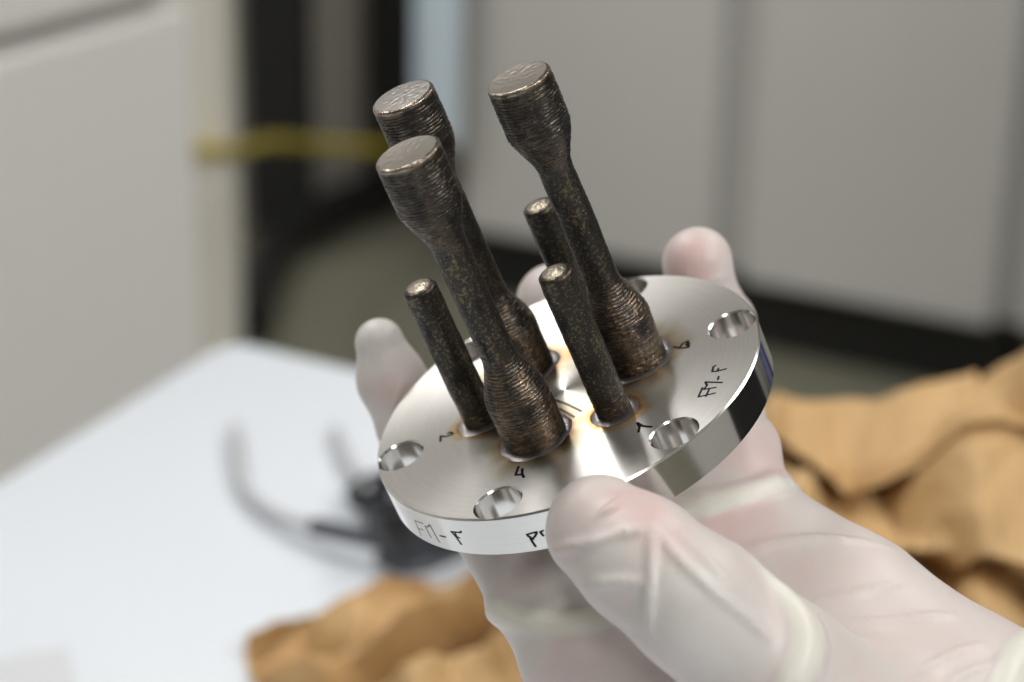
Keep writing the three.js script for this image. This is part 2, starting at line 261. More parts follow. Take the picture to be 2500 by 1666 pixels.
const faceMap = (() => {
  const S = 2048, K = S / 72, c = document.createElement('canvas'); c.width = c.height = S;
  const x = c.getContext('2d'), P = (p) => [S / 2 + p[0] * K, S / 2 - p[1] * K];
  x.fillStyle = 'rgb(203,200,196)'; x.fillRect(0, 0, S, S);
  for (let i = 0; i < 5200; i++) {                                   // fine turning marks
    const r = Math.sqrt(rnd()) * 36 * K, a = rnd() * 6.283, l = 0.05 + rnd() * 0.5, g = rnd() < 0.5 ? 150 : 235;
    x.strokeStyle = `rgba(${g},${g},${g - 4},${0.05 + rnd() * 0.14})`; x.lineWidth = 0.6 + rnd() * 1.2; x.beginPath(); x.arc(S / 2, S / 2, r, a, a + l); x.stroke();
  }
  for (let i = 0; i < 220; i++) {                                    // handling scratches
    const q = P([(rnd() - 0.5) * 66, (rnd() - 0.5) * 66]), a = rnd() * 6.283, l = 4 + rnd() * 40;
    x.strokeStyle = `rgba(120,118,114,${0.05 + rnd() * 0.2})`; x.lineWidth = 0.7; x.beginPath(); x.moveTo(...q); x.lineTo(q[0] + Math.cos(a) * l, q[1] + Math.sin(a) * l); x.stroke();
  }
  const tint = (p, r0, w, hot, cols) => {                                  // heat tint: oxide rings round each weld, uneven in width
    for (let k = 0; k < 420; k++) {
      const a = k / 420 * 6.2832, b = (k + 1.3) / 420 * 6.2832, al0 = 0.8 + 0.5 * N(Math.cos(a) * 3 + p[1], Math.sin(a) * 3, 8), ww = w * (1 + 0.7 * N(Math.cos(a) * 1.4 + p[0], Math.sin(a) * 1.4 + p[1], 2) + 0.12 * N(k * 0.3, p[0], 5)) * K;
      const [px, py] = P(p), R0 = r0 * K, g = x.createRadialGradient(px, py, R0 - 0.5 * K, px, py, R0 + ww);
      cols.forEach(([t, c, al]) => g.addColorStop(t, `rgba(${c},${(al * hot * Math.min(1, al0)).toFixed(3)})`));
      x.fillStyle = g; x.beginPath(); x.moveTo(px, py); x.arc(px, py, R0 + ww, -b, -a); x.closePath(); x.fill();
    }
  };
  const PIN_TINT = [[0, '60,38,40', 0.85], [0.10, '92,58,84', 0.85], [0.18, '126,62,26', 0.9], [0.34, '196,128,40', 0.8], [0.52, '190,150,92', 0.4], [0.68, '200,150,70', 0.45], [1, '186,170,130', 0]];
  const BAR_TINT = [[0, '52,34,28', 0.9], [0.10, '104,62,34', 0.85], [0.24, '128,102,62', 0.7], [0.5, '140,124,88', 0.5], [1, '176,166,136', 0]];
  for (const b of BARS) tint(b, 6.35, 5.2, 0.9, BAR_TINT);
  for (const b of PINS) tint(b, 4.15, 2.6, 0.95, PIN_TINT);
  x.lineCap = x.lineJoin = 'round';
  const draw = (ss, w, col) => { x.strokeStyle = col; x.lineWidth = w * K; for (const s of ss) { x.beginPath(); s.forEach((p, i) => i ? x.lineTo(...P(p)) : x.moveTo(...P(p))); x.stroke(); } };
  draw(GOUGE.slice(0, 2), 0.5, 'rgb(66,64,62)');
  draw(INK_TOP.slice(0, 6), 0.40, 'rgb(14,12,16)'); draw(INK_TOP.slice(6), 0.48, 'rgb(10,9,9)');
  const t = new THREE.CanvasTexture(c); t.colorSpace = THREE.SRGBColorSpace; t.channel = 1; return t;
})();
const rimMap = (() => {
  const w = 2048, h = 96, c = document.createElement('canvas'); c.width = w; c.height = h;
  const x = c.getContext('2d'); x.fillStyle = 'rgb(214,212,209)'; x.fillRect(0, 0, w, h);
  for (let i = 0; i < 260; i++) { const g = rnd() < 0.5 ? 180 : 235; x.strokeStyle = `rgba(${g},${g},${g},0.12)`; x.lineWidth = 1; const y = rnd() * h, a = rnd() * w; x.beginPath(); x.moveTo(a, y); x.lineTo(a + 60 + rnd() * 300, y); x.stroke(); }
  x.lineCap = x.lineJoin = 'round';
  const P = (p) => [((p[0] + 90) / 360 + 1) % 1 * w, -p[1] / THICK * h];
  INK_RIM.forEach((s, i) => { x.strokeStyle = i < 3 ? 'rgb(84,80,76)' : 'rgb(26,25,24)'; x.lineWidth = i < 3 ? 3.2 : 4; x.beginPath(); s.forEach((p, k) => k ? x.lineTo(...P(p)) : x.moveTo(...P(p))); x.stroke(); });
  const t = new THREE.CanvasTexture(c); t.colorSpace = THREE.SRGBColorSpace; return t;
})();
const faceMat = new THREE.MeshPhysicalMaterial({ map: faceMap, metalness: 1, roughness: 0.34, anisotropy: 0.85, anisotropyRotation: Math.PI / 2 });
const rimMat = new THREE.MeshPhysicalMaterial({ map: rimMap, metalness: 1, roughness: 0.09 });
const edgeMat = std([0.72, 0.71, 0.69], 0.18, 1), boreMat = std([0.72, 0.71, 0.69], 0.18, 1), weldMat = std([0.29, 0.27, 0.268], 0.36, 1);
{
  const SEG = 240;
  const lathe = (pts) => {                                           // pts: [r, n, v]
    const g = gridGeometry(SEG, pts.length - 1, (u, v) => { const p = pts[Math.round(v * (pts.length - 1))], f = u * Math.PI * 2; return [p[0] * Math.sin(f), p[1], p[0] * Math.cos(f)]; }, (u, v) => [u, v]);
    return g;
  };
  const radii = []; for (let i = 0; i <= 22; i++) radii.push(mix(0.05, RIM - 0.3, i / 22));
  const pieces = [
    [[0, 0.0001], [0.05, 0]], radii.map((r) => [r, 0]), [[RIM - 0.3, 0], [RIM, -0.3]], [[RIM, -0.3], [RIM, -2], [RIM, -4], [RIM, -5.6], [RIM, -THICK + 0.3]],
    [[RIM, -THICK + 0.3], [RIM - 0.3, -THICK]], [...radii].reverse().map((r) => [r, -THICK]), [[0.05, -THICK], [0, -THICK - 0.0001]],
  ].map((p) => {
    const g = lathe(p).toNonIndexed(), pos = g.attributes.position, keep = [], P = [V3(), V3(), V3()];
    for (let i = 0; i < pos.count; i += 3) { P.forEach((q, k) => q.fromBufferAttribute(pos, i + k)); const ar = P[1].clone().sub(P[0]).cross(P[2].clone().sub(P[0])).length(); if (ar > 1e-9) keep.push(i, i + 1, i + 2); }
    const o = new THREE.BufferGeometry();
    for (const [n, sz] of [['position', 3], ['normal', 3], ['uv', 2]]) { const a = g.attributes[n], d = []; for (const i of keep) for (let k = 0; k < sz; k++) d.push(a.getComponent(i, k)); o.setAttribute(n, new THREE.Float32BufferAttribute(d, sz)); }
    const pp = o.attributes.position, d = []; for (let i = 0; i < pp.count; i++) d.push(pp.getX(i) / 72 + 0.5, 0.5 - pp.getZ(i) / 72);
    o.setAttribute('uv1', new THREE.Float32BufferAttribute(d, 2));
    return o;
  });
  const flip = (g) => { for (const n of Object.keys(g.attributes)) { const a = g.attributes[n], s = a.itemSize; for (let i = 0; i < a.count; i += 3) for (let k = 0; k < s; k++) { const t = a.getComponent(i + 1, k); a.setComponent(i + 1, k, a.getComponent(i + 2, k)); a.setComponent(i + 2, k, t); } } return g; };
  // check the winding of the first big piece and orient all of them outwards
  const q = pieces[1].attributes.position, A = V3().fromBufferAttribute(q, 600), B = V3().fromBufferAttribute(q, 601), C = V3().fromBufferAttribute(q, 602);
  if (B.sub(A).cross(C.sub(A)).y < 0) pieces.forEach(flip);
  // the rim's v coordinate follows its height
  { const g = pieces[3], p = g.attributes.position, u = g.attributes.uv; for (let i = 0; i < p.count; i++) u.setY(i, 1 + p.getY(i) / THICK); }
  const setN = (g, fn) => { const p = g.attributes.position, n = g.attributes.normal; for (let i = 0; i < p.count; i++) { const v = fn(p.getX(i), p.getY(i), p.getZ(i)).normalize(); n.setXYZ(i, v.x, v.y, v.z); } };
  setN(pieces[0], () => V3(0, 1, 0)); setN(pieces[1], () => V3(0, 1, 0)); setN(pieces[2], (x, y, z) => V3(x / RIM, 1, z / RIM)); setN(pieces[3], (x, y, z) => V3(x, 0, z));
  setN(pieces[4], (x, y, z) => V3(x / RIM, -1, z / RIM)); setN(pieces[5], () => V3(0, -1, 0)); setN(pieces[6], () => V3(0, -1, 0));
  const body = mergeGeometries(pieces, true);
  const mats = [faceMat, faceMat, edgeMat, rimMat, edgeMat, edgeMat, edgeMat];
  const ev = new Evaluator(); ev.attributes = ['position', 'normal', 'uv', 'uv1']; ev.useGroups = true;
  let cur = new Brush(body, mats); cur.updateMatrixWorld(true);
  for (let k = 0; k < 6; k++) {
    const a = -k * Math.PI / 3;
    const prof = [[0, -THICK - 1], [4.35, -THICK - 1], [4.35, -THICK - 0.001], [4.02, -THICK + 0.33], [4.02, -0.28], [4.32, 0.021], [4.32, 1], [0, 1]].map((p) => new THREE.Vector2(...p));
    let g = new THREE.LatheGeometry(prof, 72).toNonIndexed(); g.computeVertexNormals();
    { const p = g.attributes.position, n = g.attributes.normal; for (let i = 0; i < p.count; i++) { const r = Math.hypot(p.getX(i), p.getZ(i)); if (r > 1 && Math.abs(n.getY(i)) < 0.1) { n.setXYZ(i, p.getX(i) / r, 0, p.getZ(i) / r); } } }
    const keep = []; { const p = g.attributes.position, P = [V3(), V3(), V3()]; for (let i = 0; i < p.count; i += 3) { P.forEach((w, j) => w.fromBufferAttribute(p, i + j)); if (P[1].clone().sub(P[0]).cross(P[2].clone().sub(P[0])).length() > 1e-9) keep.push(i, i + 1, i + 2); } }
    const o = new THREE.BufferGeometry();
    for (const [n, sz] of [['position', 3], ['normal', 3], ['uv', 2]]) { const at = g.attributes[n], d = []; for (const i of keep) for (let j = 0; j < sz; j++) d.push(at.getComponent(i, j)); o.setAttribute(n, new THREE.Float32BufferAttribute(d, sz)); }
    o.setAttribute('uv1', new THREE.Float32BufferAttribute(new Float32Array(o.attributes.position.count * 2), 2));
    const cut = new Brush(o, boreMat); cut.position.set(HOLE * Math.cos(a), 0, -HOLE * Math.sin(a)); cut.updateMatrixWorld(true);
    cur = ev.evaluate(cur, cut, SUBTRACTION); cur.updateMatrixWorld(true);
  }
  // split the result by material into the flange's parts
  const g = cur.geometry, list = Array.isArray(cur.material) ? cur.material : [cur.material], index = g.index ? g.index.array : null;
  const take = (test, where) => {
    const d = { position: [], normal: [], uv: [], uv1: [] }, sz = { position: 3, normal: 3, uv: 2, uv1: 2 };
    for (const gr of g.groups) {
      if (!test(list[gr.materialIndex])) continue;
      for (let i = gr.start; i < gr.start + gr.count; i += 3) {
        const ids = [0, 1, 2].map((k) => index ? index[i + k] : i + k);
        const cx = ids.reduce((s, k) => s + g.attributes.position.getX(k), 0) / 3, cz = ids.reduce((s, k) => s + g.attributes.position.getZ(k), 0) / 3, cy = ids.reduce((s, k) => s + g.attributes.position.getY(k), 0) / 3;
        if (where && !where(cx, cy, cz)) continue;
        for (const id of ids) for (const n of Object.keys(d)) for (let k = 0; k < sz[n]; k++) d[n].push(g.attributes[n].getComponent(id, k));
      }
    }
    const o = new THREE.BufferGeometry(); for (const n of Object.keys(d)) o.setAttribute(n, new THREE.Float32BufferAttribute(d[n], sz[n]));
    return mm(o);
  };
  part('face', take((m) => m === faceMat), faceMat, flange);
  part('rim', take((m) => m === rimMat), rimMat, flange);
  part('chamfer', take((m) => m === edgeMat, (x, y) => y > -2), edgeMat, flange);
  part('underside', take((m) => m === edgeMat, (x, y) => y < -2), edgeMat, flange);
  for (let k = 0; k < 6; k++) { const a = -k * Math.PI / 3, hx = HOLE * Math.cos(a), hz = -HOLE * Math.sin(a); part('bolt_hole', take((m) => m === boreMat, (x, y, z) => Math.hypot(x - hx, z - hz) < 5), boreMat, flange); }
}

// ---------------------------------------------------------------- bars and pins built up in layers, welded to the face
const barTex = (() => {
  const W = 1024, H = 2048, C = new Float32Array(W * H * 4);
  for (let j = 0; j < H; j++) for (let i = 0; i < W; i++) {
    const a = i / W * 6.2832, h = j / H * 58, cx = Math.cos(a) * 2.7, cz = Math.sin(a) * 2.7;
    const blotch = fbm(cx * 0.55, h * 0.16, cz * 0.55, 3), fleck = N(cx * 2.1 + 9, h * 1.9, cz * 2.1), fleck2 = N(cx * 4.3, h * 3.1 + 40, cz * 4.3 + 3), streak = N(cx * 0.9, h * 5.2, cz * 0.9 + 20), grit = N(cx * 11, h * 11, cz * 11);
    const gauge = smooth(14.5, 19, h) * (1 - smooth(37, 41, h)), low = 1 - smooth(13, 18.5, h);
    let r = 0.050 + 0.02 * blotch, g = 0.047 + 0.02 * blotch, b = 0.042 + 0.02 * blotch;
    const brown = clamp(0.25 + blotch * 1.5 + streak * 0.55) * (1 - gauge * 0.85);
    r += 0.155 * brown * (0.5 + 0.45 * low); g += 0.11 * brown * (0.5 + 0.45 * low); b += 0.068 * brown * (0.5 + 0.4 * low);
    const brass = smooth(0.16, 0.46, fleck * 0.8 + 0.75 * fleck2 + blotch * 0.7 + 0.12 * grit) * (0.35 + 0.65 * gauge);
    r = mix(r, 0.27, brass * 0.5); g = mix(g, 0.235, brass * 0.5); b = mix(b, 0.115, brass * 0.5);
    const copper = smooth(0.42, 0.6, streak + fleck2 * 0.4 + low * 0.12) * low; r = mix(r, 0.55, copper * 0.35); g = mix(g, 0.36, copper * 0.35); b = mix(b, 0.24, copper * 0.35);
    const soot = smooth(0.2, 0.5, -blotch + grit * 0.35); r *= 1 - 0.55 * soot; g *= 1 - 0.55 * soot; b *= 1 - 0.55 * soot;
    const lip = smooth(55.2, 55.7, h) * (0.7 + 0.6 * N(cx, 3, cz)); r = mix(r, 0.42, lip); g = mix(g, 0.36, lip); b = mix(b, 0.28, lip);
    const k = (j * W + i) * 4; C[k] = 0.80 * r * (1 + grit * 0.4); C[k + 1] = 0.77 * g * (1 + grit * 0.4); C[k + 2] = 0.78 * b * (1 + grit * 0.4); C[k + 3] = clamp(0.34 + 0.22 * soot - 0.10 * brass + 0.12 * grit + 0.1 * gauge - 0.16 * lip, 0.2, 0.9);
  }
  const s = (x) => Math.pow(clamp(x), 1 / 2.2);
  return { map: texture(W, H, (i, j) => { const k = (j * W + i) * 4; return [s(C[k]), s(C[k + 1]), s(C[k + 2])]; }), rough: texture(W, H, (i, j) => { const v = C[(j * W + i) * 4 + 3]; return [v, v, v]; }, false) };
})();
const barMat = new THREE.MeshPhysicalMaterial({ map: barTex.map, roughnessMap: barTex.rough, roughness: 1, metalness: 0.9, bumpMap: barTex.rough, bumpScale: -0.00016 });
const endMat = std([0.21, 0.19, 0.165], 0.33, 1), roughEnd = std([0.23, 0.215, 0.20], 0.4, 1), pinEnd = std([0.25, 0.22, 0.17], 0.4, 1);
function rod(H, radius, seg, layer, id, lift = 0) {
  const rows = Math.round(H / 0.115), flip = id * 0.37;
  return mm(gridGeometry(seg, rows, (u, v) => {
    const h = v * H, a = u * Math.PI * 2, ca = Math.cos(a), sa = Math.sin(a);
    let r = radius(h);
    const L = layer(h), pitch = 0.56, ph = h / pitch + 0.22 * N(ca * 1.1 + id * 3, h * 0.25, sa * 1.1), q = ph - Math.floor(ph);
    const bead = Math.sqrt(Math.max(0, 1 - Math.pow(q * 2 - 1, 2))) - 0.7;
    const vary = 0.55 + 0.8 * clamp(0.5 + N(ca * 1.3 + id, h * 0.8, sa * 1.3 + 4));
    r += L * 0.135 * bead * vary;
    r += 0.075 * N(ca * 1.2 + id * 5, h * 0.35, sa * 1.2) + (0.05 + 0.05 * L) * N(ca * 4 * r / 3 + id, h * 1.7, sa * 4 * r / 3) + 0.035 * N(ca * 3.2 * r, h * 4.5 + id, sa * 3.2 * r);
    if (id === 0) { const d = Math.hypot(h - 2.0, (a - 2.6 + 6.2832) % 6.2832 * 2); r -= 0.22 * smooth(0.15, 0.5, N(ca * 5, h * 1.6, sa * 5)) * smooth(4.6, 2.2, h) + 0.02 * clamp(1 - d); }
    const x = 0.12 * N(h * 0.12, id * 9, 1), z = 0.12 * N(h * 0.12, id * 9, 7);
    return [x + r * sa, h, z + r * ca];
  }, (u, v) => [u + flip, clamp((v * H + lift) / 58)]));
}
const bead = (r0, r1, hgt, id) => mm(gridGeometry(96, 10, (u, v) => {
  const a = u * Math.PI * 2, out = r1 * (1 + 0.09 * N(Math.cos(a) * 1.8 + id, Math.sin(a) * 1.8, 2) + 0.012 * N(Math.cos(a) * 8, Math.sin(a) * 8, id)), r = mix(out, r0, v), y = hgt * Math.pow(Math.sin(clamp(v * 1.25) * Math.PI / 2), 0.8) * (1 + 0.25 * Math.sin(a * 34 + id + 0.9 * N(Math.cos(a) * 6, Math.sin(a) * 6, id)) * v) - (1 - v) * 0.02;
  return [r * Math.sin(a), y, r * Math.cos(a)];
}));
const cap = (R, H, dome, rough, edge) => mm(gridGeometry(72, 18, (u, v) => {
  const a = u * Math.PI * 2, r = R * (1 - v), e = smooth(R - edge, R, r);
  return [r * Math.sin(a), H + dome * (1 - (r / R) ** 2) + rough * N(r * Math.sin(a) * 1.1, 3, r * Math.cos(a) * 1.1) * (1 - e) + rough * 0.5 * N(r * Math.sin(a) * 3.5, 8, r * Math.cos(a) * 3.5) * (1 - e), r * Math.cos(a)];
}));
const HB = 56.2, HP = 28.3, RB = 5.42, RG = 2.93, RP = 2.97;
const barR = (h) => {
  const s = h < HB / 2 ? h : HB - h, t = smooth(8.6, 17.2, s);
  let r = mix(RB, RG, t);
  if (h > HB - 0.5) r -= 0.55 * (1 - Math.sqrt(Math.max(0, 1 - ((h - HB + 0.5) / 0.5) ** 2)));
  return r;
};
const pinR = (h) => { let r = RP; if (h > HP - 0.8) r -= 0.9 * (1 - Math.sqrt(Math.max(0, 1 - ((h - HP + 0.8) / 0.8) ** 2))); return r; };
const barLayer = (h) => { const s = h < HB / 2 ? h : HB - h; return (h < HB / 2 ? smooth(2.5, 7, s) : smooth(0.8, 2, s)) * mix(1, 0.12, smooth(14.5, 18, s)) * (h < HB / 2 ? 1.35 : 1.5); };
BARS.forEach(([x, y], i) => {
  const b = part('tensile_bar', rod(HB, barR, 150, barLayer, i), barMat, flange); b.position.set(x / 1000, 0, -y / 1000); b.rotation.y = i * 1.9;
  const e = part('end_face', cap(4.93, HB + 0.0, i === 2 ? 0.10 : -0.12, i === 2 ? 0.075 : 0.04, 0.7), i === 2 ? roughEnd : endMat, b);
  part('weld_bead', bead(5.2, 6.6, 0.30, i), weldMat, b);
});
PINS.forEach(([x, y], i) => {
  const b = part('pin', rod(HP, pinR, 96, () => 0.16, i + 4, 11), barMat, flange); b.position.set(x / 1000, 0, -y / 1000); b.rotation.y = i * 2.3 + 0.4;
  part('end_face', cap(2.12, HP - 0.02, 0.35, 0.09, 0.3), pinEnd, b);
  part('weld_bead', bead(2.8, 4.35, 0.28, i + 4), weldMat, b);
});

// ---------------------------------------------------------------- the gloved left hand, in the flange's millimetres: [x, y, n, radius]
const CHAINS = {
  thumb: [[-0.4, -43.9, -0.9, 8.6], [3.8, -50.5, -4.4, 9.5], [9.1, -57, -10.5, 10.0], [16, -60.6, -25.2, 11.6], [24.1, -57.3, -50.8, 17]],
  index: [[-30.3, 32.0, 5.9, 4.6], [-30.9, 30.0, -1.3, 6.2], [-30.7, 28.9, -12.1, 6.6], [-20, 2.5, -18.2, 9.2], [-11, -34, -30.2, 11]],
  middle: [[1.8, 41.5, -4.6, 7.4], [-1.3, 46, -18, 8.3], [-2.3, 26, -27, 9.2], [0.2, -16.7, -30.3, 12]],
  ring: [[29.4, 34.4, -4.3, 6.5], [28.0, 34.6, -10.3, 6.5], [29.3, 38.0, -20.3, 6.5], [21.5, 20, -29.5, 9], [11.2, -7.5, -31.8, 12]],
  little: [[5, 17, -16.8, 6.6], [15.5, 14.6, -19.5, 7.6], [21.9, 1.1, -24.8, 8.6], [17.6, -10.2, -32.8, 11.5]],
};
const PALM = [
  [[-11, -34, -30.2, 11], [8, -46, -47, 13], [30.5, -54.7, -64.4, 17]],
  [[0.2, -16.7, -30.3, 12], [18, -36, -48, 14], [36, -50, -65, 18]],
  [[11.2, -7.5, -31.8, 12], [24, -30, -47, 14.5], [40.6, -44.6, -64, 18]],
  [[17.6, -10.2, -32.8, 11.5], [29.6, -27.3, -46.1, 14.6], [40.6, -44.6, -64, 17.5]],
  [[24.1, -57.3, -50.8, 17], [36, -52, -66, 19]],
  [[38, -49, -65, 19.5], [54, -64, -92, 21]],
];
const FOLDS = [];
const PINK = [[7.4,-49.0,5.2,8,0.42],[1.9,-48.9,6.5,6,0.15],[9.4,-55.6,2.8,6,0.28],[20.6,-21.9,-23.6,10,0.42],[15.6,-22.2,-22.8,8,0.35],[26.5,-7.3,-21.7,9,0.4],[29.0,29.7,0.2,7,0.45],[27.9,28.4,-2.3,7,0.3],[-29.9,28.2,8.5,7,-0.5],[-30.6,23.3,-0.3,5,0.35],[22.9,-31.2,-28.0,9,0.1],[11.1,-67.9,-9.9,12,-0.4],[6.7,-66.0,-5.2,9,-0.45],[-0.5,-57.6,1.7,6,-0.3],[28.1,-36.2,-30.4,9,0.2],[35.7,-53.8,-36.5,12,0.1],[-12.9,-43.0,-22.4,8,0.25]];
